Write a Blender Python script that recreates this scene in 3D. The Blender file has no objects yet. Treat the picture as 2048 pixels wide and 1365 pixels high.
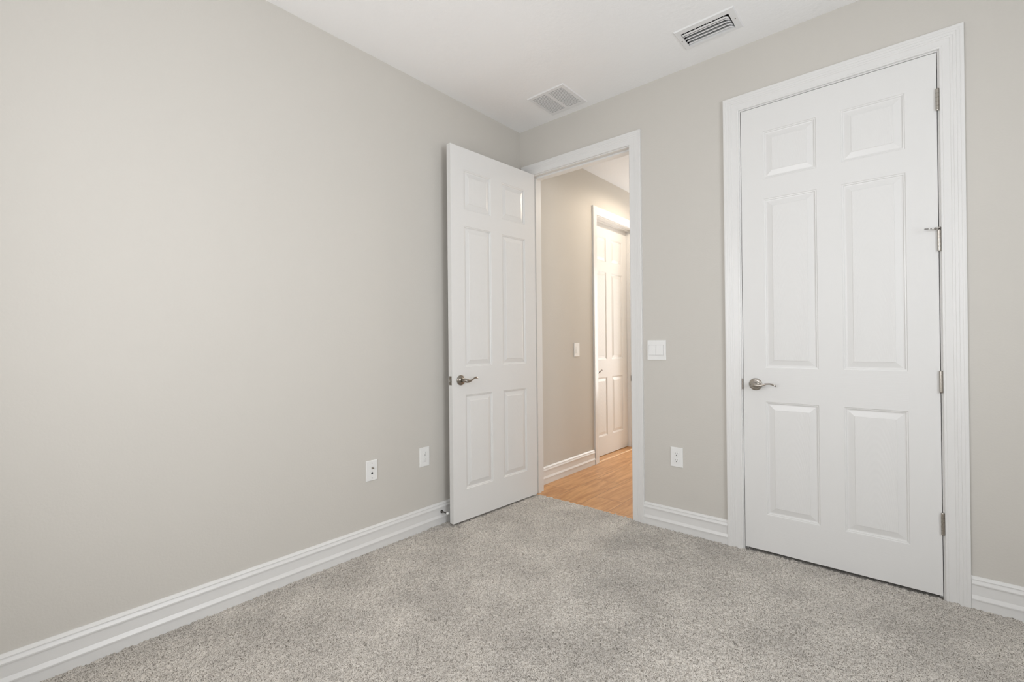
import bpy, math, random
import numpy as np
from mathutils import Vector, Matrix

scene = bpy.context.scene
COL = scene.collection
random.seed(7)

# ------------------------------------------------------------------ camera
F_PX = 929.78
cam_d = bpy.data.cameras.new('camera')
cam = bpy.data.objects.new('camera', cam_d)
COL.objects.link(cam)
cam_d.sensor_fit = 'HORIZONTAL'
cam_d.sensor_width = 36.0
cam_d.lens = 36.0 * F_PX / 2048.0
cam_d.clip_start = 0.02
cam_d.clip_end = 60
_yaw, _pitch, _roll = -0.7100, 0.0037, -0.0100
_f = Vector((math.sin(_yaw) * math.cos(_pitch), math.cos(_yaw) * math.cos(_pitch), math.sin(_pitch)))
_r0 = Vector((math.cos(_yaw), -math.sin(_yaw), 0))
_u0 = _r0.cross(_f)
_r = _r0 * math.cos(_roll) + _u0 * math.sin(_roll)
_u = -_r0 * math.sin(_roll) + _u0 * math.cos(_roll)
M = Matrix((( _r.x, _u.x, -_f.x, 2.3277), (_r.y, _u.y, -_f.y, -2.8250), (_r.z, _u.z, -_f.z, 1.1609), (0, 0, 0, 1)))
cam.matrix_world = M
scene.camera = cam

# ------------------------------------------------------------------ world, lights, exposure
scene.view_settings.view_transform = 'Standard'
scene.view_settings.look = 'None'
scene.view_settings.gamma = 1.0
scene.view_settings.use_curve_mapping = False
scene.view_settings.exposure = -0.12

W = bpy.data.worlds.new('sky')
scene.world = W
W.use_nodes = True
bg = W.node_tree.nodes['Background']
bg.inputs[0].default_value = (0.80, 0.90, 1.0, 1)
bg.inputs[1].default_value = 0.5

def area(name, loc, rot, sx, sy, power, color, spread=180):
    d = bpy.data.lights.new(name, 'AREA')
    d.shape = 'RECTANGLE'; d.size = sx; d.size_y = sy
    d.energy = power; d.color = color; d.spread = math.radians(spread)
    o = bpy.data.objects.new(name, d); COL.objects.link(o)
    o.location = loc; o.rotation_euler = rot
    return o

H = 2.813            # ceiling height
ROOM_X = 3.60        # right wall
ROOM_Y = -3.30       # rear wall (with the window)
WIN = (0.75, 2.05, 0.85, 2.25)   # window opening in the rear wall: x0, x1, z0, z1
WIN2 = (-2.40, -1.10, 0.85, 2.25)  # window opening in the right wall: y0, y1, z0, z1
# daylight arriving through the window in the rear wall
area('window_daylight', (1.40, ROOM_Y - 0.22, 1.55), (math.radians(90), 0, 0), 1.3, 1.4, 38, (0.985, 0.98, 1.0))
# daylight arriving through the window in the right wall
area('side_window_daylight', (ROOM_X + 0.22, -1.75, 1.55), (math.radians(90), 0, math.radians(90)), 1.3, 1.4, 47, (0.93, 0.96, 1.0))
# sun added through the rear window; its unseen carpet patch brightens the ceiling
sd_ = bpy.data.lights.new('sun', 'SUN'); sd_.energy = 7.0; sd_.angle = math.radians(2.0); sd_.color = (0.97, 0.97, 1.0)
so_ = bpy.data.objects.new('sun', sd_); COL.objects.link(so_); so_.location = (0, -8, 10)
so_.rotation_euler = Vector((0.10, 0.47, -0.88)).to_track_quat('-Z', 'Y').to_euler()
# added fill light from the unseen far end of the hall
area('hall_fill', (0.63, 3.62, 1.30), (math.radians(90), 0, math.radians(180)), 1.0, 1.9, 56, (1.0, 0.975, 0.95))

# ------------------------------------------------------------------ materials
def srgb(r, g, b):
    def c(v):
        v /= 255.0
        return v / 12.92 if v <= 0.04045 else ((v + 0.055) / 1.055) ** 2.4
    return (c(r), c(g), c(b), 1)

def new_mat(name):
    m = bpy.data.materials.new(name); m.use_nodes = True
    return m, m.node_tree, m.node_tree.nodes['Principled BSDF']

def paint(name, col, rough=0.6, bump=0.0, scale=200.0, dist=0.001, var=0.02, spec=0.5, vscale=3.0, detail=2.0):
    """painted surface: even colour with a slight natural variation and a fine texture"""
    m, nt, b = new_mat(name)
    N = nt.nodes; L = nt.links
    tc = N.new('ShaderNodeTexCoord')
    n1 = N.new('ShaderNodeTexNoise'); n1.inputs['Scale'].default_value = vscale; n1.inputs['Detail'].default_value = 3
    L.new(tc.outputs['Object'], n1.inputs['Vector'])
    mx = N.new('ShaderNodeMix'); mx.data_type = 'RGBA'
    mx.inputs[6].default_value = tuple(c * (1 - var) for c in col[:3]) + (1,)
    mx.inputs[7].default_value = tuple(min(1, c * (1 + var)) for c in col[:3]) + (1,)
    L.new(n1.outputs['Fac'], mx.inputs[0])
    L.new(mx.outputs[2], b.inputs['Base Color'])
    b.inputs['Roughness'].default_value = rough
    b.inputs['Specular IOR Level'].default_value = spec
    if bump > 0:
        n2 = N.new('ShaderNodeTexNoise'); n2.inputs['Scale'].default_value = scale; n2.inputs['Detail'].default_value = detail
        L.new(tc.outputs['Object'], n2.inputs['Vector'])
        bp = N.new('ShaderNodeBump'); bp.inputs['Strength'].default_value = bump; bp.inputs['Distance'].default_value = dist
        L.new(n2.outputs['Fac'], bp.inputs['Height'])
        L.new(bp.outputs['Normal'], b.inputs['Normal'])
    return m

WHITE = (0.765, 0.760, 0.745, 1)
M_wall = paint('greige_wall_paint', (0.618, 0.594, 0.550, 1), 0.85, 0.30, 110, 0.0016, 0.012, 0.25)
M_ceil = paint('white_ceiling_paint', (0.92, 0.92, 0.915, 1), 0.9, 0.35, 45, 0.003, 0.008, 0.2)
M_trim = paint('white_trim_gloss', WHITE, 0.32, 0.05, 60, 0.0006, 0.006, 0.5)
M_plate = paint('white_plastic', (0.84, 0.84, 0.825, 1), 0.28, 0, var=0.004)
M_dark = paint('dark_slot', (0.02, 0.02, 0.02, 1), 0.7, 0, var=0.1)
M_duct = paint('duct_shade_black', (0.015, 0.015, 0.015, 1), 0.9, 0, var=0.2)  # black stands in for the shade deep inside the vents
M_vent = paint('white_vent_enamel', (0.82, 0.82, 0.82, 1), 0.38, 0, var=0.006)
M_closet = paint('closet_wall_paint', (0.35, 0.34, 0.33, 1), 0.9, 0.1, var=0.02)
M_rubber_white = paint('white_rubber', (0.78, 0.78, 0.76, 1), 0.6, 0, var=0.01)
M_rubber_grey = paint('grey_rubber', (0.30, 0.29, 0.28, 1), 0.6, 0, var=0.05)

def metal(name, col, rough, aniso_scale=0, var=0.08):
    m, nt, b = new_mat(name)
    N = nt.nodes; L = nt.links
    tc = N.new('ShaderNodeTexCoord'); n1 = N.new('ShaderNodeTexNoise'); n1.inputs['Scale'].default_value = 90
    n1.inputs['Detail'].default_value = 4
    L.new(tc.outputs['Object'], n1.inputs['Vector'])
    mr = N.new('ShaderNodeMapRange'); mr.inputs['To Min'].default_value = rough * (1 - var); mr.inputs['To Max'].default_value = rough * (1 + var)
    L.new(n1.outputs['Fac'], mr.inputs['Value']); L.new(mr.outputs['Result'], b.inputs['Roughness'])
    b.inputs['Base Color'].default_value = col
    b.inputs['Metallic'].default_value = 1.0
    return m
M_nickel = metal('satin_nickel', (0.44, 0.41, 0.37, 1), 0.24)
M_nickel_d = metal('aged_darkened_nickel', (0.30, 0.27, 0.235, 1), 0.28)  # aged metal, base darkened further to stand for dark reflections
M_bronze = metal('dark_bronze', (0.07, 0.05, 0.035, 1), 0.4)
M_spring = metal('dark_steel', (0.10, 0.095, 0.09, 1), 0.25)
M_chrome = metal('bright_steel', (0.75, 0.74, 0.72, 1), 0.15)
M_strip = metal('brushed_brass_strip', (0.90, 0.72, 0.50, 1), 0.30)

def grain_mat(name, mode):
    """white moulded door skin with embossed wood grain. mode: V vertical stiles, H rails, C cathedral panel"""
    m, nt, b = new_mat(name)
    N = nt.nodes; L = nt.links
    tc = N.new('ShaderNodeTexCoord')
    b.inputs['Base Color'].default_value = WHITE
    b.inputs['Roughness'].default_value = 0.50
    b.inputs['Specular IOR Level'].default_value = 0.38
    mp = N.new('ShaderNodeMapping')
    L.new(tc.outputs['Object'], mp.inputs['Vector'])
    bp = N.new('ShaderNodeBump'); bp.inputs['Distance'].default_value = 0.0008
    if mode == 'C':
        mp.inputs['Scale'].default_value = (1.0, 0.0, 0.15)
        mp.inputs['Location'].default_value = (0.0, 0, 0.02)
        wv = N.new('ShaderNodeTexWave'); wv.wave_type = 'RINGS'; wv.rings_direction = 'Y'
        wv.inputs['Scale'].default_value = 52; wv.inputs['Distortion'].default_value = 2.2
        wv.inputs['Detail'].default_value = 3; wv.inputs['Detail Scale'].default_value = 0.6
        L.new(mp.outputs['Vector'], wv.inputs['Vector'])
        L.new(wv.outputs['Fac'], bp.inputs['Height'])
        bp.inputs['Strength'].default_value = 0.40
    else:
        mp.inputs['Scale'].default_value = (260, 1, 9) if mode == 'V' else (9, 1, 260)
        ns = N.new('ShaderNodeTexNoise'); ns.inputs['Scale'].default_value = 1.0; ns.inputs['Detail'].default_value = 2.5
        ns.inputs['Distortion'].default_value = 0.4
        L.new(mp.outputs['Vector'], ns.inputs['Vector'])
        L.new(ns.outputs['Fac'], bp.inputs['Height'])
        bp.inputs['Strength'].default_value = 0.4
    L.new(bp.outputs['Normal'], b.inputs['Normal'])
    return m
M_gV = grain_mat('door_skin_upright_grain', 'V')
M_gH = grain_mat('door_skin_level_grain', 'H')
M_gC = grain_mat('door_skin_arched_grain', 'C')

def carpet_mat():
    m, nt, b = new_mat('grey_carpet_pile')
    N = nt.nodes; L = nt.links
    tc = N.new('ShaderNodeTexCoord')
    n = N.new('ShaderNodeTexNoise'); n.inputs['Scale'].default_value = 290; n.inputs['Detail'].default_value = 2; n.inputs['Roughness'].default_value = 0.6
    L.new(tc.outputs['Object'], n.inputs['Vector'])
    cr = N.new('ShaderNodeValToRGB')
    cr.color_ramp.elements[0].position = 0.35; cr.color_ramp.elements[0].color = (0.15, 0.130, 0.105, 1)
    cr.color_ramp.elements[1].position = 0.52; cr.color_ramp.elements[1].color = (0.665, 0.624, 0.568, 1)
    L.new(n.outputs['Fac'], cr.inputs['Fac'])
    # brush and foot marks: the leaning pile's light and shade put into the colour
    n2 = N.new('ShaderNodeTexNoise'); n2.inputs['Scale'].default_value = 3.2; n2.inputs['Detail'].default_value = 4; n2.inputs['Roughness'].default_value = 0.6
    L.new(tc.outputs['Object'], n2.inputs['Vector'])
    mr = N.new('ShaderNodeMapRange'); mr.inputs['From Min'].default_value = 0.35; mr.inputs['From Max'].default_value = 0.65
    mr.inputs['To Min'].default_value = 0.82; mr.inputs['To Max'].default_value = 1.06
    L.new(n2.outputs['Fac'], mr.inputs['Value'])
    mu = N.new('ShaderNodeVectorMath'); mu.operation = 'SCALE'
    L.new(cr.outputs['Color'], mu.inputs[0]); L.new(mr.outputs['Result'], mu.inputs['Scale'])
    L.new(mu.outputs['Vector'], b.inputs['Base Color'])
    b.inputs['Roughness'].default_value = 1.0
    b.inputs['Specular IOR Level'].default_value = 0.1
    b.inputs['Sheen Weight'].default_value = 0.15
    return m
M_carpet = carpet_mat()

def wood_mat():
    m, nt, b = new_mat('honey_wood_plank')
    N = nt.nodes; L = nt.links
    tc = N.new('ShaderNodeTexCoord')
    sp = N.new('ShaderNodeSeparateXYZ'); L.new(tc.outputs['Object'], sp.inputs[0])
    cb = N.new('ShaderNodeCombineXYZ')
    ax = N.new('ShaderNodeMath'); ax.operation = 'ADD'; ax.inputs[1].default_value = -0.035 + 0.231 * 4
    ay = N.new('ShaderNodeMath'); ay.operation = 'ADD'; ay.inputs[1].default_value = -0.052 + 2.4
    L.new(sp.outputs['X'], ax.inputs[0]); L.new(sp.outputs['Y'], ay.inputs[0])
    L.new(ay.outputs[0], cb.inputs['X']); L.new(ax.outputs[0], cb.inputs['Y'])
    br = N.new('ShaderNodeTexBrick')
    br.offset = 0.655; br.offset_frequency = 2
    br.inputs['Color1'].default_value = (0.0, 0.0, 0.0, 1); br.inputs['Color2'].default_value = (1, 1, 1, 1)
    br.inputs['Mortar'].default_value = (0.5, 0.5, 0.5, 1)
    br.inputs['Scale'].default_value = 1.0; br.inputs['Brick Width'].default_value = 0.60
    br.inputs['Row Height'].default_value = 0.231; br.inputs['Mortar Size'].default_value = 0.0016
    br.inputs['Mortar Smooth'].default_value = 0.2
    L.new(cb.outputs[0], br.inputs['Vector'])
    # grain stretched along the plank, shifted plank by plank
    sh = N.new('ShaderNodeVectorMath'); sh.operation = 'MULTIPLY_ADD'
    L.new(br.outputs['Color'], sh.inputs[0]); sh.inputs[1].default_value = (3.1, 5.7, 2.3)
    L.new(tc.outputs['Object'], sh.inputs[2])
    mp = N.new('ShaderNodeMapping'); mp.inputs['Scale'].default_value = (16, 1.6, 1)
    L.new(sh.outputs[0], mp.inputs['Vector'])
    n = N.new('ShaderNodeTexNoise'); n.inputs['Scale'].default_value = 1.6; n.inputs['Detail'].default_value = 5
    n.inputs['Roughness'].default_value = 0.6; n.inputs['Distortion'].default_value = 0.8
    L.new(mp.outputs[0], n.inputs['Vector'])
    cr = N.new('ShaderNodeValToRGB')
    cr.color_ramp.elements[0].position = 0.25; cr.color_ramp.elements[0].color = (0.400, 0.180, 0.066, 1)
    cr.color_ramp.elements[1].position = 0.75; cr.color_ramp.elements[1].color = (0.74, 0.42, 0.19, 1)
    L.new(n.outputs['Fac'], cr.inputs['Fac'])
    mx = N.new('ShaderNodeMix'); mx.data_type = 'RGBA'
    mx.inputs[7].default_value = (0.20, 0.11, 0.06, 1)
    L.new(br.outputs['Fac'], mx.inputs[0]); L.new(cr.outputs['Color'], mx.inputs[6])
    L.new(mx.outputs[2], b.inputs['Base Color'])
    b.inputs['Roughness'].default_value = 0.42
    bp = N.new('ShaderNodeBump'); bp.inputs['Strength'].default_value = 0.4; bp.inputs['Distance'].default_value = 0.001; bp.invert = True
    L.new(br.outputs['Fac'], bp.inputs['Height']); L.new(bp.outputs['Normal'], b.inputs['Normal'])
    return m
M_wood = wood_mat()

def emit_mat(name, col, s):
    m, nt, b = new_mat(name)
    b.inputs['Base Color'].default_value = (0.8, 0.8, 0.8, 1)
    b.inputs['Emission Color'].default_value = col
    b.inputs['Emission Strength'].default_value = s
    return m

def glass_mat():
    m, nt, b = new_mat('window_glass')
    b.inputs['Base Color'].default_value = (1, 1, 1, 1)
    b.inputs['Roughness'].default_value = 0.0
    b.inputs['Transmission Weight'].default_value = 1.0
    b.inputs['IOR'].default_value = 1.05
    return m
M_glass = glass_mat()

# ------------------------------------------------------------------ mesh helpers
class MB:
    def __init__(self):
        self.v = []; self.f = []; self.mi = []; self.sm = []
    def add(self, verts, faces, mi=0, smooth=False):
        b = len(self.v)
        self.v += [tuple(p) for p in verts]
        for fc in faces:
            self.f.append(tuple(i + b for i in fc)); self.mi.append(mi); self.sm.append(smooth)
        return self
    def box(self, x0, x1, y0, y1, z0, z1, mi=0):
        vs = [(x, y, z) for x in (x0, x1) for y in (y0, y1) for z in (z0, z1)]
        return self.add(vs, [(0, 1, 3, 2), (4, 6, 7, 5), (0, 4, 5, 1), (2, 3, 7, 6), (0, 2, 6, 4), (1, 5, 7, 3)], mi)
    def cbox(self, x0, x1, y0, y1, z0, z1, c, axis='y', sgn=-1, mi=0):
        """box whose front face (along axis, side sgn) is chamfered by c"""
        if axis == 'y':
            yf, yb = (y0, y1) if sgn < 0 else (y1, y0)
            yc = yf - sgn * c
            P = [(x0, yb, z0), (x1, yb, z0), (x1, yb, z1), (x0, yb, z1),
                 (x0, yc, z0), (x1, yc, z0), (x1, yc, z1), (x0, yc, z1),
                 (x0 + c, yf, z0 + c), (x1 - c, yf, z0 + c), (x1 - c, yf, z1 - c), (x0 + c, yf, z1 - c)]
        else:   # z axis: front face points down/up
            zf, zb = (z0, z1) if sgn < 0 else (z1, z0)
            zc = zf - sgn * c
            P = [(x0, y0, zb), (x1, y0, zb), (x1, y1, zb), (x0, y1, zb),
                 (x0, y0, zc), (x1, y0, zc), (x1, y1, zc), (x0, y1, zc),
                 (x0 + c, y0 + c, zf), (x1 - c, y0 + c, zf), (x1 - c, y1 - c, zf), (x0 + c, y1 - c, zf)]
        F = [(3, 2, 1, 0), (8, 9, 10, 11)]
        for i in range(4):
            j = (i + 1) % 4
            F.append((i, j, j + 4, i + 4)); F.append((i + 4, j + 4, j + 8, i + 8))
        return self.add(P, F, mi)
    def lathe(self, c, axis, prof, n=28, mi=0, smooth=True):
        """revolve prof [(along, radius)] about axis (unit vector) from point c"""
        a = Vector(axis).normalized()
        t = Vector((0, 0, 1)) if abs(a.z) < 0.9 else Vector((1, 0, 0))
        u = a.cross(t).normalized(); w = a.cross(u)
        c = Vector(c); vs = []
        for s, r in prof:
            for k in range(n):
                th = 2 * math.pi * k / n
                vs.append(c + a * s + (u * math.cos(th) + w * math.sin(th)) * max(r, 1e-5))
        fs = []
        for i in range(len(prof) - 1):
            for k in range(n):
                k2 = (k + 1) % n
                fs.append((i * n + k, i * n + k2, (i + 1) * n + k2, (i + 1) * n + k))
        fs.append(tuple(range(n - 1, -1, -1))); fs.append(tuple((len(prof) - 1) * n + k for k in range(n)))
        return self.add(vs, fs, mi, smooth)
    def sweep(self, pts, secs, up, n=14, mi=0, smooth=True):
        """tube along pts; secs = [(half width along up, half width sideways)]"""
        P = [Vector(p) for p in pts]; up = Vector(up); vs = []
        for i, p in enumerate(P):
            d = (P[min(i + 1, len(P) - 1)] - P[max(i - 1, 0)]).normalized()
            s = d.cross(up).normalized(); w = s.cross(d).normalized()
            a, b = secs[i]
            for k in range(n):
                th = 2 * math.pi * k / n
                vs.append(p + w * math.cos(th) * a + s * math.sin(th) * b)
        fs = []
        for i in range(len(P) - 1):
            for k in range(n):
                k2 = (k + 1) % n
                fs.append((i * n + k, i * n + k2, (i + 1) * n + k2, (i + 1) * n + k))
        fs.append(tuple(range(n - 1, -1, -1))); fs.append(tuple((len(P) - 1) * n + k for k in range(n)))
        return self.add(vs, fs, mi, smooth)
    def extrude(self, prof, p0, p1, out, up=(0, 0, 1), mi=0):
        """extrude closed profile [(height, thickness)] from p0 to p1; thickness along out"""
        p0 = Vector(p0); p1 = Vector(p1); out = Vector(out); up = Vector(up); n = len(prof)
        vs = [p0 + up * h + out * t for h, t in prof] + [p1 + up * h + out * t for h, t in prof]
        fs = [(i, (i + 1) % n, n + (i + 1) % n, n + i) for i in range(n)]
        fs += [tuple(range(n - 1, -1, -1)), tuple(range(n, 2 * n))]
        return self.add(vs, fs, mi)
    def build(self, name, mats, parent=None, origin=(0, 0, 0), fixn=True):
        o3 = Vector(origin)
        me = bpy.data.meshes.new(name)
        me.from_pydata([tuple(Vector(p) - o3) for p in self.v], [], self.f)
        mats = mats if isinstance(mats, (list, tuple)) else [mats]
        for m in mats: me.materials.append(m)
        me.polygons.foreach_set('material_index', self.mi)
        me.polygons.foreach_set('use_smooth', self.sm)
        if fixn:
            import bmesh
            bm = bmesh.new(); bm.from_mesh(me)
            bmesh.ops.recalc_face_normals(bm, faces=bm.faces); bm.to_mesh(me); bm.free()
        me.update()
        o = bpy.data.objects.new(name, me); COL.objects.link(o)
        if parent is not None:
            o.parent = parent
            o.location = o3 - PO.get(parent.name, Vector((0, 0, 0)))
        else:
            o.location = o3
        PO[o.name] = o3
        return o
PO = {}   # build-space origin of every object

def empty(name, loc):
    o = bpy.data.objects.new(name, None); COL.objects.link(o)
    o.empty_display_size = 0.05
    o.location = loc; PO[o.name] = Vector(loc)
    return o
def struct(o, label=None):
    o['kind'] = 'structure'
    if label: o['label'] = label
    return o
def tag(o, label, cat, group=None):
    o['label'] = label; o['category'] = cat
    if group: o['group'] = group
    return o

# ------------------------------------------------------------------ dimensions
WT = 0.12
EJ = (0.112, 0.929); EZ = 2.4425     # entry doorway jamb faces, head
CJ = (1.6078, 2.4262); CZ = 2.4466   # closet doorway jamb faces, head
HX = 0.010; HC = 2.785; HF = -0.012  # hall left wall, ceiling, floor
HJ = (1.148, 1.970); HZ = 2.392      # hall doorway along y

# ------------------------------------------------------------------ room shell
T = 0.018   # jamb board
w = MB()
w.box(-0.12, EJ[0] - T, 0, WT, -0.05, H + 0.12)
w.box(EJ[0] - T, EJ[1] + T, 0, WT, EZ + T, H + 0.12)
w.box(EJ[1] + T, CJ[0] - T, 0, WT, -0.05, H + 0.12)
w.box(CJ[0] - T, CJ[1] + T, 0, WT, CZ + T, H + 0.12)
w.box(CJ[1] + T, ROOM_X, 0, WT, -0.05, H + 0.12)
struct(w.build('wall_back', M_wall), 'greige painted wall holding the open doorway and the closed closet door')

w = MB(); w.box(-0.12, 0, ROOM_Y - 0.12, 0, -0.05, H + 0.12)
struct(w.build('wall_left', M_wall), 'long bare greige wall on the left')
w = MB()
w.box(ROOM_X, ROOM_X + 0.12, ROOM_Y - 0.12, WIN2[0], -0.05, H + 0.12)
w.box(ROOM_X, ROOM_X + 0.12, WIN2[1], WT, -0.05, H + 0.12)
w.box(ROOM_X, ROOM_X + 0.12, WIN2[0], WIN2[1], -0.05, WIN2[2])
w.box(ROOM_X, ROOM_X + 0.12, WIN2[0], WIN2[1], WIN2[3], H + 0.12)
struct(w.build('wall_right', M_wall), 'greige wall on the right, beyond the closet')
w = MB()
w.box(0, WIN[0], ROOM_Y - 0.12, ROOM_Y, -0.05, H + 0.12)
w.box(WIN[1], ROOM_X, ROOM_Y - 0.12, ROOM_Y, -0.05, H + 0.12)
w.box(WIN[0], WIN[1], ROOM_Y - 0.12, ROOM_Y, -0.05, WIN[2])
w.box(WIN[0], WIN[1], ROOM_Y - 0.12, ROOM_Y, WIN[3], H + 0.12)
struct(w.build('wall_rear', M_wall), 'greige wall with the window, behind the viewer')

RG = (1.403, 1.644, -0.335, -0.200)   # mouth of the supply duct
w = MB()
w.box(0, RG[0], ROOM_Y, 0, H, H + 0.12); w.box(RG[1], ROOM_X, ROOM_Y, 0, H, H + 0.12)
w.box(RG[0], RG[1], ROOM_Y, RG[2], H, H + 0.12); w.box(RG[0], RG[1], RG[3], 0, H, H + 0.12)
struct(w.build('ceiling', M_ceil), 'flat white bedroom ceiling')

# hall shell
w = MB()
w.box(HX - 0.11, HX, WT, HJ[0] - T, -0.05, HC + 0.12)
w.box(HX - 0.11, HX, HJ[1] + T, 3.6, -0.05, HC + 0.12)
w.box(HX - 0.11, HX, HJ[0] - T, HJ[1] + T, HZ + T, HC + 0.12)
struct(w.build('wall_hall', M_wall), 'greige hall wall seen through the open doorway')
w = MB()
w.box(1.25, 1.37, WT, 3.6, -0.05, HC + 0.12)
struct(w.build('wall_hall_right', M_wall))
w = MB(); w.box(HX - 0.11, 0.13, 3.6, 3.72, -0.05, HC + 0.12); w.box(1.13, 1.37, 3.6, 3.72, -0.05, HC + 0.12); w.box(0.13, 1.13, 3.6, 3.72, 2.42, HC + 0.12)
struct(w.build('wall_hall_far', M_wall))
w = MB(); w.box(HX, 1.25, WT, 3.6, HC, HC + 0.12)
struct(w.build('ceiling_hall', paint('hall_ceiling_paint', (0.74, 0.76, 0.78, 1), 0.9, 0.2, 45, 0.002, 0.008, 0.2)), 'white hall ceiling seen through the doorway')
w = MB()
w.box(HX - 0.6, 1.25, 0.0, 3.6, HF - 0.03, HF)
struct(w.build('floor_hall', M_wood), 'honey coloured wood plank floor in the hall')
# dark spaces behind the closed doors
w = MB()
w.box(1.37, 1.40, WT, 0.85, -0.05, H); w.box(2.75, 2.78, WT, 0.85, -0.05, H)
w.box(1.37, 2.78, 0.85, 0.88, -0.05, H); w.box(1.37, 2.78, WT, 0.88, H, H + 0.03)
struct(w.build('wall_closet', M_closet))
w = MB()
w.box(-0.70, -0.67, 0.9, 2.3, -0.05, HC); w.box(-0.67, HX - 0.11, 0.9, 0.93, -0.05, HC); w.box(-0.67, HX - 0.11, 2.27, 2.30, -0.05, HC)
w.box(-0.70, HX - 0.11, 0.9, 2.3, HC, HC + 0.03)
struct(w.build('wall_side_room', M_closet))

# ------------------------------------------------------------------ carpet (real pile relief)
def carpet():
    rng = np.random.default_rng(11)
    s = 0.0037
    x0, x1, y0, y1 = 0.001, 2.95, -2.85, 0.004
    nx = int((x1 - x0) / s) + 1; ny = int((y1 - y0) / s) + 1
    X, Y = np.meshgrid(np.linspace(x0, x1, nx), np.linspace(y0, y1, ny), indexing='ij')
    def blur(a, k):
        for _ in range(k):
            a = (a + np.roll(a, 1, 0) + np.roll(a, -1, 0) + np.roll(a, 1, 1) + np.roll(a, -1, 1)) / 5
        return a / a.std()
    n1 = blur(rng.standard_normal((nx, ny)), 1)
    n2 = blur(rng.standard_normal((nx, ny)), 4)
    Z = -0.0055 + 0.0022 * n1 + 0.0009 * n2
    pit = blur(rng.standard_normal((nx, ny)), 1)
    Z -= 0.0065 * np.clip(pit - 0.9, 0, 1.5)
    Z = np.clip(Z, -0.020, 0.0025)
    # slow rise and fall of the brushed pile
    lo = np.zeros_like(Z)
    for kx, ky, ph, a in ((5.1, 3.3, .3, 1), (2.2, 7.7, 1.9, .8), (9.3, -4.1, 2.2, .6), (-3.7, 11.2, 4.0, .5)):
        lo += a * np.sin(kx * X + ky * Y + ph)
    Z += lo * 0.0006
    jx = rng.uniform(-1, 1, X.shape) * s * 0.38; jy = rng.uniform(-1, 1, X.shape) * s * 0.38
    jx[0, :] = 0; jx[-1, :] = 0
    XX = X + jx; YY = Y + jy
    # ragged cut edge in the doorway
    YY[:, -1] = y1 + 0.012 + rng.uniform(-0.004, 0.005, nx); Z[:, -1] = -0.016
    YY[:, -2] = y1 + 0.007 + rng.uniform(-0.004, 0.004, nx)
    V = np.stack([XX, YY, Z], -1).reshape(-1, 3)
    idx = np.arange(nx * ny).reshape(nx, ny)
    Q = np.stack([idx[:-1, :-1], idx[1:, :-1], idx[1:, 1:], idx[:-1, 1:]], -1).reshape(-1, 4)
    # plain strips out to the walls, where nothing of the pile can be made out
    extra = []; eq = []
    def quad(a, b, c, d):
        k = len(V) + len(extra)
        extra.extend([a, b, c, d]); eq.append((k, k + 1, k + 2, k + 3))
    zz = -0.006
    quad((x0, ROOM_Y, zz), (ROOM_X, ROOM_Y, zz), (ROOM_X, y0, zz), (x0, y0, zz))
    quad((x1, y0, zz), (ROOM_X, y0, zz), (ROOM_X, y1, zz), (x1, y1, zz))
    quad((CJ[0] - .01, 0.0, -0.012), (CJ[1] + .01, 0.0, -0.012), (CJ[1] + .01, 0.84, -0.012), (CJ[0] - .01, 0.84, -0.012))
    # backing under everything
    quad((0, ROOM_Y, -0.03), (ROOM_X, ROOM_Y, -0.03), (ROOM_X, 0.0, -0.03), (0, 0.0, -0.03))
    V = np.vstack([V, np.array(extra)]); Q = np.vstack([Q, np.array(eq)])
    me = bpy.data.meshes.new('floor')
    me.vertices.add(len(V)); me.vertices.foreach_set('co', V.astype(np.float32).ravel())
    me.loops.add(Q.size); me.loops.foreach_set('vertex_index', Q.astype(np.int32).ravel())
    me.polygons.add(len(Q)); me.polygons.foreach_set('loop_start', (np.arange(len(Q)) * 4).astype(np.int32))
    me.polygons.foreach_set('loop_total', np.full(len(Q), 4, np.int32))
    me.materials.append(M_carpet)
    me.update(calc_edges=True); me.validate()
    o = bpy.data.objects.new('floor', me); COL.objects.link(o)
    struct(o, 'grey beige speckled carpet covering the bedroom floor')
carpet()

# ------------------------------------------------------------------ baseboards
BASE = [(-0.012, 0.0), (-0.012, 0.0145), (0.0345, 0.0145), (0.0350, 0.0185), (0.040, 0.0185), (0.055, 0.0120), (0.0995, 0.0115),
        (0.1000, 0.0165), (0.1050, 0.0165), (0.1185, 0.0105), (0.1190, 0.0130), (0.1225, 0.0130), (0.1325, 0.0045), (0.1325, 0.0)]
def baseboard(name, p0, p1, out, label, dz=0):
    m = MB(); m.extrude(BASE, Vector(p0) + Vector((0, 0, dz)), Vector(p1) + Vector((0, 0, dz)), out)
    return struct(m.build(name, M_trim), label)
baseboard('baseboard_left', (0, ROOM_Y, 0), (0, 0, 0), (1, 0, 0), 'tall white moulded baseboard along the left wall')
baseboard('baseboard_back', (1.0155, 0, 0), (1.5218, 0, 0), (0, -1, 0), 'short white baseboard between the two door casings')
baseboard('baseboard_back_right', (2.5135, 0, 0), (ROOM_X, 0, 0), (0, -1, 0), 'white baseboard right of the closet casing')
baseboard('baseboard_right', (ROOM_X, ROOM_Y, 0), (ROOM_X, 0, 0), (-1, 0, 0), 'white baseboard along the right wall')
baseboard('baseboard_rear', (0, ROOM_Y, 0), (ROOM_X, ROOM_Y, 0), (0, 1, 0), 'white baseboard under the window')
baseboard('baseboard_hall', (HX, WT, 0), (HX, 1.0555, 0), (1, 0, 0), 'white baseboard in the hall', dz=HF + 0.010)

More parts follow.
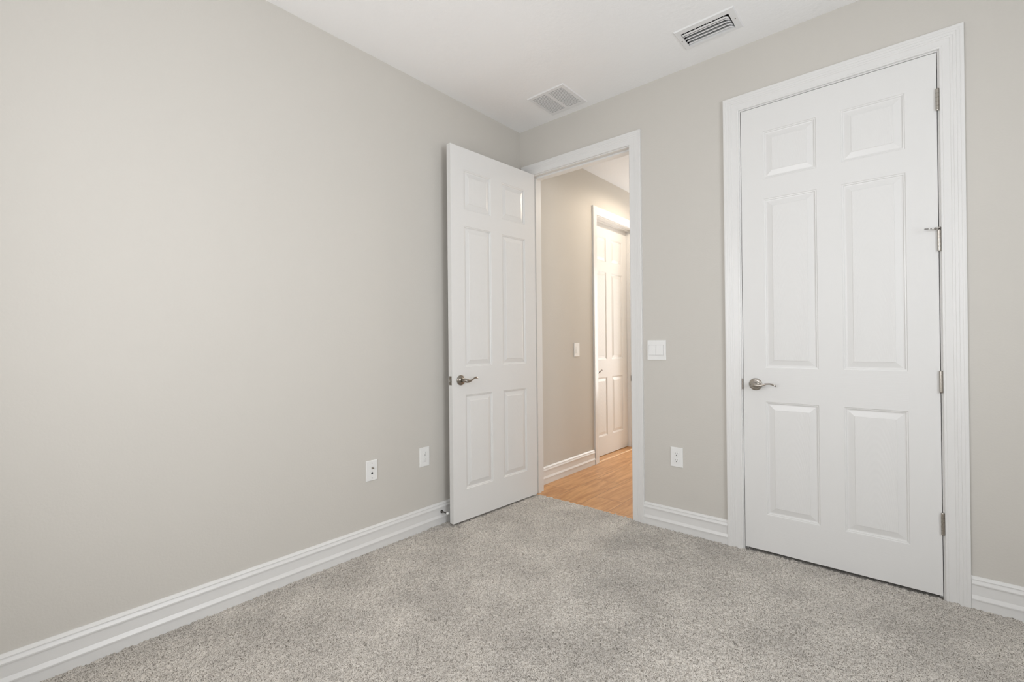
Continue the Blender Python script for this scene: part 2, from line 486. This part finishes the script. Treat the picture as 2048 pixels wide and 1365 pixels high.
# ------------------------------------------------------------------ door casings (trim_n) with jambs
def casing_profile(w):
    # (distance outward from the opening, thickness off the wall)
    P = [(0, 0), (0, 0.0090), (0.0015, 0.0104), (0.0070, 0.0108), (0.0080, 0.0101), (0.0090, 0.0101), (0.0100, 0.0110),
         (0.034, 0.0122), (0.0350, 0.0133), (0.0405, 0.0138), (0.0415, 0.0131), (0.0435, 0.0133), (0.0445, 0.0145), (0.0520, 0.0152),
         (0.0530, 0.0146), (0.0550, 0.0148), (0.0560, 0.0160), (0.0640, 0.0168), (0.0650, 0.0163), (0.0665, 0.0165), (0.0675, 0.0174), (0.0720, 0.0180), (0.0790, 0.0178), (0.0800, 0.0168), (0.0800, 0)]
    k = w / 0.08
    return [(u * k, t) for u, t in P]
def trim(name, a, b, top, zb, width, loc, ax, label):
    """a..b = jamb faces along the wall; ax = (along, out, depth) unit vectors, loc = wall-face origin"""
    al, out = Vector(ax[0]), Vector(ax[1]); O = Vector(loc)
    rev = 0.0065
    root = MB()
    pr = casing_profile(width - rev + 0.0)
    n = len(pr); vs = []
    for u, t in pr:
        for s, z in ((a - rev - u, zb), (a - rev - u, top + rev + u), (b + rev + u, top + rev + u), (b + rev + u, zb)):
            vs.append(O + al * s + out * t + Vector((0, 0, z)))
    fs = []
    for i in range(n):
        j = (i + 1) % n
        for k in range(3):
            fs.append((i * 4 + k, i * 4 + k + 1, j * 4 + k + 1, j * 4 + k))
    fs.append(tuple(i * 4 for i in range(n))); fs.append(tuple(i * 4 + 3 for i in range(n - 1, -1, -1)))
    root.add(vs, fs)
    r = struct(root.build(name, M_trim), label)
    def bx(m, s0, s1, d0, d1, z0, z1):   # d = depth into the wall (positive away from the room)
        c0 = O + al * s0 - out * d0; c1 = O + al * s1 - out * d1
        m.box(min(c0.x, c1.x), max(c0.x, c1.x), min(c0.y, c1.y), max(c0.y, c1.y), z0, z1)
    return r, bx
jz = -0.010
T1, bx = trim('trim_1', EJ[0], EJ[1], EZ, jz, 0.0865, (0, 0, 0), ((1, 0, 0), (0, -1, 0)), 'white moulded casing around the open doorway')
m = MB(); D0, D1 = 0.0, 0.12
bx(m, EJ[0] - T, EJ[0], D0, D1, jz - .01, EZ + T); bx(m, EJ[1], EJ[1] + T, D0, D1, jz - .01, EZ + T); bx(m, EJ[0], EJ[1], D0, D1, EZ, EZ + T)
m.build('jamb', M_trim, T1)
m = MB()
bx(m, EJ[0], EJ[0] + .011, .039, .075, jz - .01, EZ); bx(m, EJ[1] - .011, EJ[1], .039, .075, jz - .01, EZ); bx(m, EJ[0] + .011, EJ[1] - .011, .039, .075, EZ - .011, EZ)
m.build('stop_moulding', M_trim, T1)
# strike plate on the latch side of the open doorway
m = MB(); m.box(EJ[1] - 0.0012, EJ[1] + 0.0005, 0.002, 0.030, 0.890, 0.948); m.box(EJ[1] - 0.0022, EJ[1] - 0.0010, -0.0030, 0.003, 0.900, 0.938)
m.build('strike_plate', M_nickel_d, T1)
# hall side casing of the same doorway
m = MB()
pr = casing_profile(0.08)
n = len(pr); vs = []
for u, t in pr:
    for s, z in ((EJ[0] - .0065 - u if False else max(EJ[0] - .0065 - u, HX), jz), (max(EJ[0] - .0065 - u, HX), EZ + .0065 + u), (EJ[1] + .0065 + u, EZ + .0065 + u), (EJ[1] + .0065 + u, jz)):
        vs.append((s, WT + t, z))
fs = []
for i in range(n):
    j = (i + 1) % n
    for k in range(3): fs.append((i * 4 + k, i * 4 + k + 1, j * 4 + k + 1, j * 4 + k))
m.add(vs, fs); m.build('hall_side_casing', M_trim, T1)

T2, bx = trim('trim_2', CJ[0], CJ[1], CZ, jz, 0.0865, (0, 0, 0), ((1, 0, 0), (0, -1, 0)), 'white moulded casing around the closed closet door')
m = MB()
bx(m, CJ[0] - T, CJ[0], D0, D1, jz - .01, CZ + T); bx(m, CJ[1], CJ[1] + T, D0, D1, jz - .01, CZ + T); bx(m, CJ[0], CJ[1], D0, D1, CZ, CZ + T)
m.build('jamb', M_trim, T2)
m = MB()
bx(m, CJ[0], CJ[0] + .011, .037, .073, jz - .01, CZ); bx(m, CJ[1] - .011, CJ[1], .037, .073, jz - .01, CZ); bx(m, CJ[0] + .011, CJ[1] - .011, .037, .073, CZ - .011, CZ)
m.build('stop_moulding', M_trim, T2)
m = MB(); m.box(CJ[0] - 0.0005, CJ[0] + 0.0010, 0.002, 0.030, 0.885, 0.945); m.box(CJ[0] - 0.0048, CJ[0] + 0.0010, -0.0035, 0.0025, 0.888, 0.947)
m.build('strike_plate', M_nickel_d, T2)

T3, bx = trim('trim_3', HJ[0], HJ[1], HZ, HF, 0.0820, (HX, 0, 0), ((0, 1, 0), (1, 0, 0)), 'white casing around the hall door')
m = MB()
bx(m, HJ[0] - T, HJ[0], 0, .11, HF, HZ + T); bx(m, HJ[1], HJ[1] + T, 0, .11, HF, HZ + T); bx(m, HJ[0], HJ[1], 0, .11, HZ, HZ + T)
m.build('jamb', M_trim, T3)
m = MB(); m.extrude([(0, -.006), (0.004, -.006), (0.0055, 0), (0.004, .006), (0, .006)], (HX - .004, HJ[0], HF), (HX - .004, HJ[1], HF), (1, 0, 0))
struct(m.build('trim_4', M_strip), 'thin pale metal strip across the hall door threshold')

# ------------------------------------------------------------------ six-panel doors
COLS = [(0.110, 0.355), (0.459, 0.703)]
ROWS = [(0.199, 0.815), (0.999, 1.923), (2.032, 2.292)]
PROF = [(0.0, 0.0), (0.0025, -0.0027), (0.0075, -0.0034), (0.0100, -0.0070), (0.0145, -0.0080), (0.0185, -0.0075), (0.0410, -0.0024), (0.0425, -0.0009)]
def make_door(name, hgt, wid, label, mirror=False):
    """leaf in its own frame: x along the width from the hinge/left edge, y=0 front face (front looks to -y), z up"""
    TH = 0.035
    k = hgt / 2.434
    rows = [(a * k, b * k) for a, b in ROWS]
    cols = [(a * wid / .813, b * wid / .813) for a, b in COLS]
    xs = [0] + [v for c in cols for v in c] + [wid]
    zs = [0] + [v for r in rows for v in r] + [hgt]
    root = MB()
    for side in (0, 1):
        Y = 0 if side == 0 else TH
        for i in range(len(xs) - 1):
            for j in range(len(zs) - 1):
                if i in (1, 3) and j in (1, 3, 5): continue
                mi = 1 if (j in (0, 2, 4, 6) and i not in (0, 4)) else 0
                q = [(xs[i], Y, zs[j]), (xs[i + 1], Y, zs[j]), (xs[i + 1], Y, zs[j + 1]), (xs[i], Y, zs[j + 1])]
                root.add(q if side == 0 else q[::-1], [(0, 1, 2, 3)], mi)
    root.add([(0, 0, 0), (wid, 0, 0), (wid, TH, 0), (0, TH, 0), (0, 0, hgt), (wid, 0, hgt), (wid, TH, hgt), (0, TH, hgt)],
             [(0, 3, 2, 1), (4, 5, 6, 7), (0, 4, 7, 3), (1, 2, 6, 5)], 2)
    d = root.build(name, [M_gV, M_gH, M_trim], fixn=False)
    for (xa, xb) in cols:
        for (za, zb) in rows:
            pm = MB()
            for side in (0, 1):
                vs = []; fs = []
                for dd, t in PROF:
                    Y = -t if side == 0 else TH + t
                    vs += [(xa + dd, Y, za + dd), (xb - dd, Y, za + dd), (xb - dd, Y, zb - dd), (xa + dd, Y, zb - dd)]
                for i in range(len(PROF) - 1):
                    for q in range(4):
                        q2 = (q + 1) % 4
                        f = (i * 4 + q, i * 4 + q2, i * 4 + 4 + q2, i * 4 + 4 + q)
                        fs.append(f if side == 0 else f[::-1])
                e = (len(PROF) - 1) * 4
                pm.add(vs, fs, 1)
                pm.add(vs[e:e + 4], [(0, 1, 2, 3) if side == 0 else (3, 2, 1, 0)], 0)
            pm.build('panel', [M_gC, M_trim], d, origin=((xa + xb) / 2, 0, za), fixn=False)
    struct(d, label)
    d['category'] = 'door'
    return d

def lever(door, cx, cz, sx, front, mat, style, keyhole=False, yface=0.0):
    """rosette and lever; sx = +1 lever points to +x; front = -1 when it stands off the -y face"""
    m = MB()
    R = 0.0335
    m.lathe((cx, yface, cz), (0, front, 0), [(0, R), (0.003, R), (0.0055, R - .0015), (0.0075, R - .0055), (0.0085, R - .010), (0.010, 0.016), (0.013, 0.0135)], 40)
    h = m.build('handle', mat, door, origin=(cx, yface, cz))
    m = MB()
    def P(u, v, o): return (cx + sx * u, yface + front * o, cz + v)
    m.lathe(P(0, 0, 0.009), (0, front, 0), [(0, 0.0125), (0.02, 0.0115), (0.036, 0.0135), (0.043, 0.0125), (0.0465, 0.008)], 28)
    if style == 'droop':
        path = [(-0.012, 0.000), (-0.004, -0.001), (0.010, -0.003), (0.024, -0.004), (0.038, -0.002), (0.052, 0.003), (0.066, 0.008), (0.080, 0.0095), (0.094, 0.007), (0.106, 0.002), (0.112, -0.002), (0.1135, -0.004)]
        off = [0.050, 0.051, 0.053, 0.055, 0.057, 0.058, 0.058, 0.057, 0.055, 0.051, 0.048, 0.0465]
        sec = [(0.004, 0.003), (0.0130, 0.009), (0.0135, 0.0095), (0.0115, 0.008), (0.0080, 0.0065), (0.0055, 0.005), (0.0045, 0.0045), (0.0045, 0.004), (0.005, 0.004), (0.0052, 0.0035), (0.0045, 0.003), (0.001, 0.001)]
    else:
        path = [(-0.012, 0.000), (-0.004, 0.000), (0.010, -0.002), (0.024, -0.004), (0.038, -0.003), (0.052, 0.002), (0.066, 0.009), (0.080, 0.014), (0.094, 0.015), (0.106, 0.013), (0.114, 0.012), (0.117, 0.012)]
        off = [0.050, 0.051, 0.053, 0.055, 0.057, 0.058, 0.058, 0.057, 0.055, 0.052, 0.050, 0.049]
        sec = [(0.004, 0.003), (0.0125, 0.008), (0.0135, 0.0085), (0.0110, 0.0075), (0.0070, 0.006), (0.0048, 0.0045), (0.0045, 0.004), (0.0058, 0.0038), (0.0072, 0.0035), (0.0062, 0.003), (0.003, 0.002), (0.0008, 0.0008)]
    ku = 0.965 if style == 'droop' else 0.925
    m.sweep([P(u * ku, v, o) for (u, v), o in zip(path, off)], sec, (0, 0, 1), 18)
    m.build('lever', mat, h, origin=(cx, yface, cz))
    if keyhole:
        m = MB(); m.lathe(P(0.002, -0.001, 0.0570), (0, front, 0), [(0, 0.0062), (0.0055, 0.0062), (0.0062, 0.005)], 20)
        m.lathe(P(0.002, -0.001, 0.0630), (0, front, 0), [(0, 0.0024), (0.0006, 0.0024)], 12, mi=1)
        m.build('privacy_pinhole', [M_chrome, M_dark], h, origin=(cx, yface, cz))
    return h

def hinge(door, x, y, zc, L=0.092, mat=None):
    mat = mat or M_nickel
    m = MB(); r = 0.0068
    prof = [(-L / 2 - .004, 0.002), (-L / 2 - .003, r - .001), (-L / 2, r)]
    seg = L / 5
    for i in range(5):
        a = -L / 2 + i * seg; b = a + seg
        prof += [(a + .0004, r), (b - .0006, r), (b - .0005, r - .0016), (b + .0001, r - .0016)]
    prof += [(L / 2, r), (L / 2 + .003, r - .001), (L / 2 + .004, 0.002)]
    m.lathe((x, y, zc), (0, 0, 1), prof, 20, smooth=False)
    m.box(x - .0032, x - .0006, y + .003, y + .012, zc - L / 2, zc + L / 2); m.box(x + .0006, x + .0032, y + .003, y + .012, zc - L / 2, zc + L / 2)
    return m.build('hinge', mat, door, origin=(x, y, zc))

# closet door: shut, front face flush with the room side of the wall
d2 = make_door('door_2', 2.434, 0.813, 'closed white six-panel closet door with lever handle, nearest on the right')
lever(d2, 1.672 - 1.6105, 0.918 - 0.0096, +1, -1, M_nickel, 'droop')
for z in (2.230, 1.600, 0.967, 0.333):
    hinge(d2, 0.8155, -0.0050, z - 0.0096)
d2.location = (1.6105, 0.0, 0.0096)

# entry door: stands open into the room, almost parallel to the left wall
d1 = make_door('door_1', 2.434, 0.813, 'open white six-panel door standing in front of the left wall')
# its frame: y=0 is the bedroom face, y=0.035 the hall face which we see
h = lever(d1, 0.813 - 0.070, 0.914, -1, +1, M_nickel_d, 'leaf', keyhole=True, yface=0.035)
lever(d1, 0.813 - 0.070, 0.914, -1, -1, M_nickel_d, 'leaf', yface=0.0)
m = MB(); m.box(0.8125, 0.8145, 0.0055, 0.0295, 0.914 - .0285, 0.914 + .0285)
lp = m.build('latch_plate', M_nickel_d, d1, origin=(0.813, 0.0175, 0.914))
m = MB()
m.extrude([(-0.0075, 0), (0.0075, 0), (0.0075, 0.004), (0.003, 0.0105), (-0.0075, 0.0105)], (0.8140, 0.0175, 0.914 - .0085), (0.8140, 0.0175, 0.914 + .0085), (1, 0, 0), up=(0, 1, 0))
m.build('latch_bolt', M_chrome, lp, origin=(0.813, 0.0175, 0.914))
m = MB()
for dz in (-.022, .022): m.lathe((0.8144, 0.0175, 0.914 + dz), (1, 0, 0), [(0, .0033), (.0008, .0028)], 12)
m.build('screw', M_nickel_d, lp, origin=(0.813, 0.0175, 0.914))
for z in (2.220, 1.590, 0.957, 0.323):
    hinge(d1, -0.003, -0.0065, z)
TH1 = math.radians(93.3)
piv = Vector((0.112, -0.013, 0)); loc0 = Vector((0.002, 0.007, 0))   # leaf origin relative to the hinge pin when shut
rot = Matrix.Rotation(-TH1, 3, 'Z')
p = piv + rot @ loc0
d1.rotation_euler = (0, 0, -TH1); d1.location = (p.x, p.y, 0.0075)

# hall door: shut, recessed in the hall wall; front looks to +x
d3 = make_door('door_3', 2.392 - (-0.004) - 0.003, 0.816, 'closed white six-panel door in the hall, seen through the doorway')
lever(d3, 0.066, 0.868, +1, -1, M_bronze, 'leaf', keyhole=True)
d3.rotation_euler = (0, 0, math.radians(90)); d3.location = (-0.088, HJ[0] + 0.003, -0.006)
m = MB()
bx3 = lambda s0, s1, d0, d1_, z0, z1: m.box(HX - d1_, HX - d0, s0, s1, z0, z1)
bx3(HJ[0], HJ[0] + .010, .062, .097, HF, HZ); bx3(HJ[1] - .010, HJ[1], .062, .097, HF, HZ); bx3(HJ[0] + .010, HJ[1] - .010, .062, .097, HZ - .010, HZ)
# (door sits behind this stop)
m.build('stop_moulding', M_trim, T3)

# ------------------------------------------------------------------ hinge pin door stop on the second closet hinge
hx, hy, hz = 2.426, -0.0050, 1.6525
s = empty('hinge_pin_stop', (hx, hy, hz))
m = MB(); m.lathe((hx, hy, hz - .0015), (0, 0, 1), [(0, .0095), (.003, .0095)], 20)
m.lathe((hx, hy, hz + .0015), (0, 0, 1), [(0, .0060), (.004, .0060), (.006, .004)], 16)
m.build('collar', M_nickel, s)
dv = Vector((-0.80, -0.60, -0.03)).normalized()
c0 = Vector((hx, hy, hz))
m = MB(); m.lathe(c0 + dv * .007, dv, [(0, .0072), (.008, .0072), (.0095, .0060)], 6, smooth=False)
m.lathe(c0 + dv * .016, dv, [(0, .0058), (.010, .0036), (.016, .0025)], 16)
m.lathe(c0 + dv * .030, dv, [(0, .0022), (.018, .0022)], 12)
m.build('arm', M_chrome, s)
m = MB(); m.lathe(c0 + dv * .047, dv, [(0, .0030), (.012, .0034), (.014, .0026)], 16)
m.build('rubber_tip', M_rubber_grey, s)
tag(s, 'small nickel door stop arm fixed on the second highest closet hinge', 'door stop')

# ------------------------------------------------------------------ baseboard door stop
sx_, sy_, sz_ = 0.0118, -0.846, 0.074
s = empty('baseboard_door_stop', (sx_, sy_, sz_))
m = MB(); m.lathe((sx_, sy_, sz_), (1, 0, 0), [(-.001, .0100), (.002, .0105), (.006, .0088), (.011, .0052), (.014, .0042)], 24)
m.build('base', M_spring, s)
m = MB()
prof = []
for i in range(20):
    a = .013 + i * .0019
    prof += [(a, .0036), (a + .0006, .0044), (a + .0013, .0044), (a + .0019, .0036)]
m.lathe((sx_, sy_, sz_), (1, 0, 0), prof, 18)
m.build('spring', M_spring, s)
m = MB(); m.lathe((sx_, sy_, sz_), (1, 0, 0), [(.049, .0055), (.051, .0072), (.059, .0082), (.0622, .0075), (.0635, .005)], 20)
m.build('rubber_tip', M_rubber_white, s)
tag(s, 'dark spring door stop with white tip on the left baseboard', 'door stop')

# ------------------------------------------------------------------ wall plates
def plate_frame(kind):
    """returns function mapping (u right, v up, o off the wall) to world"""
    return kind
class Local(MB):
    """mesh builder in plate space: u, o, v -> world through fn"""
    pass
def to_world(m, fn):
    m.v = [fn(*p) for p in m.v]; return m
def outlet(name, fn, label, org, group=None):
    s = empty(name, org)
    m = MB(); m.cbox(-.038, .038, -.0055, 0, -.060, .060, .0028); to_world(m, fn).build('cover_plate', M_plate, s, origin=org)
    for c in (.0195, -.0195):
        m = MB(); n = 32; ring = []
        for k in range(n):
            th = 2 * math.pi * k / n; ring.append((.0172 * math.cos(th), max(-.0142, min(.0142, .0172 * math.sin(th)))))
        vs = [(x, -.0050, z + c) for x, z in ring] + [(x * .97, -.0078, z * .97 + c) for x, z in ring]
        fs = [(k, (k + 1) % n, n + (k + 1) % n, n + k) for k in range(n)] + [tuple(n + k for k in range(n))]
        m.add(vs, fs); r = to_world(m, fn).build('receptacle', M_plate, s, origin=org)
        m = MB(); m.box(-.0075, -.0055, -.0081, -.0070, c + .0005, c + .0090); m.box(.0048, .0066, -.0081, -.0070, c + .0012, c + .0082)
        m.lathe((0, -.0070, c - .0068), (0, -1, 0), [(0, .0027), (.0011, .0027)], 14)
        to_world(m, fn).build('slot', M_dark, r, origin=org)
    m = MB(); m.lathe((0, -.0054, 0), (0, -1, 0), [(0, .0032), (.0008, .0028)], 14); to_world(m, fn).build('screw', M_plate, s, origin=org)
    tag(s, label, 'outlet', group)
    return s
fnB = lambda X, Z: (lambda u, o, v: (X + u, o, Z + v))              # on the back wall, o<0 toward the room
fnL = lambda Y, Z, X=0: (lambda u, o, v: (X - o, Y + u, Z + v))     # on a wall facing +x; u to +y
outlet('power_outlet', fnB(1.226, 0.447), 'white duplex outlet on the back wall, between the two door casings', (1.226, 0, 0.447))
outlet('power_outlet', fnL(-0.973, 0.450), 'white duplex outlet on the left wall, just left of the open door', (0, -0.973, 0.450))

fn = fnL(-1.349, 0.445); org = (0, -1.349, 0.445)
s = empty('cable_outlet', org)
m = MB(); m.cbox(-.036, .036, -.0055, 0, -.057, .057, .0028); to_world(m, fn).build('cover_plate', M_plate, s, origin=org)
m = MB(); m.lathe((0.002, -.0055, .015), (0, -1, 0), [(0, .0068), (.003, .0068)], 6, smooth=False)
m.lathe((0.002, -.0085, .015), (0, -1, 0), [(0, .0046), (.008, .0046), (.0085, .003)], 20); to_world(m, fn).build('coaxial_socket', M_nickel, s, origin=org)
m = MB(); m.box(-.0055, .0055, -.0062, -.0050, -.020, -.0115); m.box(-.003, .003, -.0062, -.0050, -.0118, -.0085); to_world(m, fn).build('phone_socket', M_dark, s, origin=org)
for v in (.042, -.042):
    m = MB(); m.lathe((0, -.0054, v), (0, -1, 0), [(0, .0030), (.0010, .0026)], 14); to_world(m, fn).build('screw', M_nickel, s, origin=org)
tag(s, 'white cable and phone wall plate on the left wall, lower left of the outlet', 'wall plate')

fn = fnB(1.105, 1.105); org = (1.105, 0, 1.105)
s = empty('light_switch', org)
m = MB(); m.cbox(-.0605, .0605, -.0065, 0, -.063, .063, .0025)
to_world(m, fn).build('cover_plate', M_plate, s, origin=org)
for i, tl in ((0, 1), (1, -1)):
    u0 = -.0480 + i * .0475; u1 = u0 + .0465
    m = MB()
    ot, ob = (-.0068, -.0105) if tl > 0 else (-.0085, -.0120)
    vs = [(u0, -.0060, -.031), (u1, -.0060, -.031), (u1, -.0060, .031), (u0, -.0060, .031), (u0 + .0006, ob, -.0305), (u1 - .0006, ob, -.0305), (u1 - .0006, ot, .0305), (u0 + .0006, ot, .0305)]
    m.add(vs, [(4, 5, 6, 7), (0, 1, 5, 4), (1, 2, 6, 5), (2, 3, 7, 6), (3, 0, 4, 7)])
    to_world(m, fn).build('rocker', M_plate, s, origin=org)
m = MB(); m.box(-.0492, .0492, -.0067, -.0064, -.0322, .0322); to_world(m, fn).build('gap_shade', paint('shadow_gap_grey', (.55, .55, .54, 1), .6), s, origin=org)  # shade of the gap around the rockers, painted as a grey sheet
tag(s, 'white double rocker light switch right of the open doorway', 'light switch')

fn = fnL(0.772, 1.091, HX); org = (HX, 0.772, 1.091)
s = empty('light_switch', org)
m = MB(); m.cbox(-.043, .043, -.0065, 0, -.063, .063, .003); to_world(m, fn).build('cover_plate', M_plate, s, origin=org)
m = MB(); vs = [(-.017, -.0060, -.031), (.017, -.0060, -.031), (.017, -.0060, .031), (-.017, -.0060, .031), (-.0165, -.0100, -.0305), (.0165, -.0100, -.0305), (.0165, -.0078, .0305), (-.0165, -.0078, .0305)]
m.add(vs, [(4, 5, 6, 7), (0, 1, 5, 4), (1, 2, 6, 5), (2, 3, 7, 6), (3, 0, 4, 7)]); to_world(m, fn).build('rocker', M_plate, s, origin=org)
tag(s, 'single white light switch on the hall wall, seen through the doorway', 'light switch')

# ------------------------------------------------------------------ ceiling vents
def frame_ring(m, x0, x1, y0, y1, ix0, ix1, iy0, iy1, zt, t, bev=0.004):
    """flat frame with bevelled outer rim hanging below zt by t"""
    zf = zt - t
    o = [(x0, y0, zt), (x1, y0, zt), (x1, y1, zt), (x0, y1, zt)]
    b = [(x0 + bev, y0 + bev, zf), (x1 - bev, y0 + bev, zf), (x1 - bev, y1 - bev, zf), (x0 + bev, y1 - bev, zf)]
    i = [(ix0, iy0, zf), (ix1, iy0, zf), (ix1, iy1, zf), (ix0, iy1, zf)]
    u = [(ix0, iy0, zt - .0002), (ix1, iy0, zt - .0002), (ix1, iy1, zt - .0002), (ix0, iy1, zt - .0002)]
    vs = o + b + i + u; fs = []
    for r in range(3):
        for k in range(4):
            k2 = (k + 1) % 4; fs.append((r * 4 + k, r * 4 + k2, r * 4 + 4 + k2, r * 4 + 4 + k))
    m.add(vs, fs)
# supply register
X0, X1, Y0, Y1 = 1.375, 1.678, -0.372, -0.175
OX0, OX1, OY0, OY1 = 1.403, 1.644, -0.335, -0.200
s = empty('supply_register', ((X0 + X1) / 2, (Y0 + Y1) / 2, H))
m = MB(); frame_ring(m, X0, X1, Y0, Y1, OX0, OX1, OY0, OY1, H, 0.006, 0.005); m.build('frame', M_vent, s)
m = MB()
e = .0003
m.add([(OX0 + e, OY0 + e, H - .001), (OX1 - e, OY0 + e, H - .001), (OX1 - e, OY1 - e, H - .001), (OX0 + e, OY1 - e, H - .001),
       (OX0 + e, OY0 + e, H + .10), (OX1 - e, OY0 + e, H + .10), (OX1 - e, OY1 - e, H + .10), (OX0 + e, OY1 - e, H + .10)],
      [(0, 1, 5, 4), (1, 2, 6, 5), (2, 3, 7, 6), (3, 0, 4, 7), (4, 5, 6, 7)])
m.add([(OX0 + e, OY1 - .0012, H - .004), (OX1 - e, OY1 - .0012, H - .004), (OX1 - e, OY1 - .0045, H + .013), (OX0 + e, OY1 - .0045, H + .013)], [(0, 1, 2, 3)], 1)
m.build('duct_shade', [M_duct, M_vent], s)  # duct dark painted black; pale strip added to lighten the last gap
def blade(y, lip, run, rise, xa, xb):
    m = MB(); vs = []
    xs = [xa + (xb - xa) * t for t in (0, .012, .03, .5, .90, .94, .965, .985, 1.0)]
    cy = [0.003, 0.0008, 0, 0, 0, .0018, .0048, .0095, .0160]
    prof = [(0.000, 0.0012), (0.0004, -.0006), (0.0014, -.0012), (0.0030, -.0008), (0.0040, .0006)]
    prof += [(0.0040 + (run - .0040) * t, .0006 + (rise - .0006) * (t ** 0.70)) for t in (.25, .5, .75, 1.0)]
    if lip: prof = [(0.000, 0.0004), (0.0006, -.0008), (0.0070, -.0014), (0.0125, -.0008), (0.0160, .0015)]
    for x, c in zip(xs, cy):
        for a, z in prof: vs.append((x, y + a + c, H - .006 + z))
    n = len(prof); fs = []
    for i in range(len(xs) - 1):
        for j in range(n - 1): fs.append((i * n + j, (i + 1) * n + j, (i + 1) * n + j + 1, i * n + j + 1))
    m.add(vs, fs)
    o = m.build('blade', M_vent, s, fixn=False)
    sd = o.modifiers.new('thickness', 'SOLIDIFY'); sd.thickness = 0.0009
    return o
for i in range(5):
    blade(OY0 + (0.0100 if i == 0 else 0.0060 + i * 0.0252), i == 0, 0.0195, 0.0150 if i < 2 else 0.026, OX0 + .004, OX1 - .006)
for i in range(8):
    m = MB(); xx = OX0 + .018 + i * .028
    m.box(xx, xx + .0014, OY0 + .0006, OY0 + .0120, H - .0035, H - .0015); m.build('cross_vane', M_vent, s)
for xx in (1.389, 1.661):
    m = MB(); m.lathe((xx, (Y0 + Y1) / 2, H - .006), (0, 0, -1), [(0, .0034), (.0008, .0030)], 12); m.build('screw', M_nickel_d, s)
tag(s, 'white ceiling air register with wide curved blades, above the closet door', 'ceiling vent')
# return grille
X0, X1, Y0, Y1 = 0.365, 0.661, -0.364, -0.062
s = empty('return_grille', ((X0 + X1) / 2, (Y0 + Y1) / 2, H))
A = [(0.388, 0.500), (0.520, 0.630)]; GY = (-0.330, -0.094)
m = MB()
zf = H - .006
frame_ring(m, X0, X1, Y0, Y1, A[0][0], A[1][1], GY[0], GY[1], H, 0.006, 0.006)
m.box(A[0][1], A[1][0], GY[0], GY[1], zf, zf + .0024)
m.build('frame', M_vent, s)
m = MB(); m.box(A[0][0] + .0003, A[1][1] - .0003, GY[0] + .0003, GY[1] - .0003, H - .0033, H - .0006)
m.build('duct_shade', M_duct, s)  # black slab painted as the darkness seen between the slats
NS = 17; pt = (GY[1] - GY[0]) / NS
for a, b in A:
    for k in range(NS):
        y = GY[0] + k * pt
        m = MB()
        m.box(a, b, y + .0043, y + pt, zf, zf + .0012)
        m.build('slat', M_vent, s, fixn=False)
for xx in (0.377, 0.6455):
    m = MB(); m.lathe((xx, (Y0 + Y1) / 2, zf), (0, 0, -1), [(0, .0034), (.0008, .0030)], 12); m.build('screw', M_vent, s)
tag(s, 'square white ceiling return grille with fine slats, near the room corner', 'ceiling vent')

# ------------------------------------------------------------------ window in the rear wall (behind the viewer)
m = MB()
x0, x1, z0, z1 = WIN; yf0, yf1 = ROOM_Y - .10, ROOM_Y - .055
m.box(x0, x0 + .045, yf0, yf1, z0, z1); m.box(x1 - .045, x1, yf0, yf1, z0, z1)
m.box(x0 + .045, x1 - .045, yf0, yf1, z0, z0 + .045); m.box(x0 + .045, x1 - .045, yf0, yf1, z1 - .045, z1)
m.box(x0 + .045, x1 - .045, yf0, yf1, (z0 + z1) / 2 - .02, (z0 + z1) / 2 + .02)
wn = struct(m.build('window_1', M_trim), 'white framed window in the wall behind the viewer')
m = MB(); m.box(x0 - .05, x1 + .05, ROOM_Y - .055, ROOM_Y + .04, z0 - .03, z0); m.build('sill', M_trim, wn)

m = MB()
y0, y1, z0, z1 = WIN2; xf0, xf1 = ROOM_X + .055, ROOM_X + .10
m.box(xf0, xf1, y0, y0 + .045, z0, z1); m.box(xf0, xf1, y1 - .045, y1, z0, z1)
m.box(xf0, xf1, y0 + .045, y1 - .045, z0, z0 + .045); m.box(xf0, xf1, y0 + .045, y1 - .045, z1 - .045, z1)
m.box(xf0, xf1, y0 + .045, y1 - .045, (z0 + z1) / 2 - .02, (z0 + z1) / 2 + .02)
wn = struct(m.build('window_2', M_trim), 'white framed window in the right wall, out of view')
m = MB(); m.box(ROOM_X - .04, ROOM_X + .055, y0 - .05, y1 + .05, z0 - .03, z0); m.build('sill', M_trim, wn)

m = MB()
m.box(0.13, 0.24, 3.64, 3.68, HF, 2.42); m.box(1.02, 1.13, 3.64, 3.68, HF, 2.42); m.box(0.24, 1.02, 3.64, 3.68, HF, 0.22); m.box(0.24, 1.02, 3.64, 3.68, 2.30, 2.42)  # made-up frame that gives the hall fill light an opening
struct(m.build('hall_fill_frame', M_trim), 'white frame added around the hall fill light, out of view')

# ------------------------------------------------------------------ lamps of the place
# recessed lamp of the hall ceiling, hidden behind the door frame from here
hx_, hy_ = 0.70, 1.46
s = empty('recessed_hall_lamp', (hx_, hy_, HC))
m = MB(); m.lathe((hx_, hy_, HC), (0, 0, -1), [(0, .098), (.003, .096), (.004, .078)], 36); m.build('trim_ring', M_vent, s)
m = MB(); m.lathe((hx_, hy_, HC - .0042), (0, 0, -1), [(0, .074), (.0012, .072)], 36)
m.build('lens', emit_mat('hall_lamp_lens', (1.0, 0.86, 0.68, 1), 12.0), s)
tag(s, 'round recessed lamp in the hall ceiling', 'ceiling light')
d = bpy.data.lights.new('hall_lamp_light', 'SPOT'); d.energy = 30; d.color = (1.0, 0.86, 0.70)
d.spot_size = math.radians(173); d.spot_blend = 0.38; d.shadow_soft_size = 0.05
o = bpy.data.objects.new('hall_lamp_light', d); COL.objects.link(o); o.location = (hx_, hy_, HC - .045)
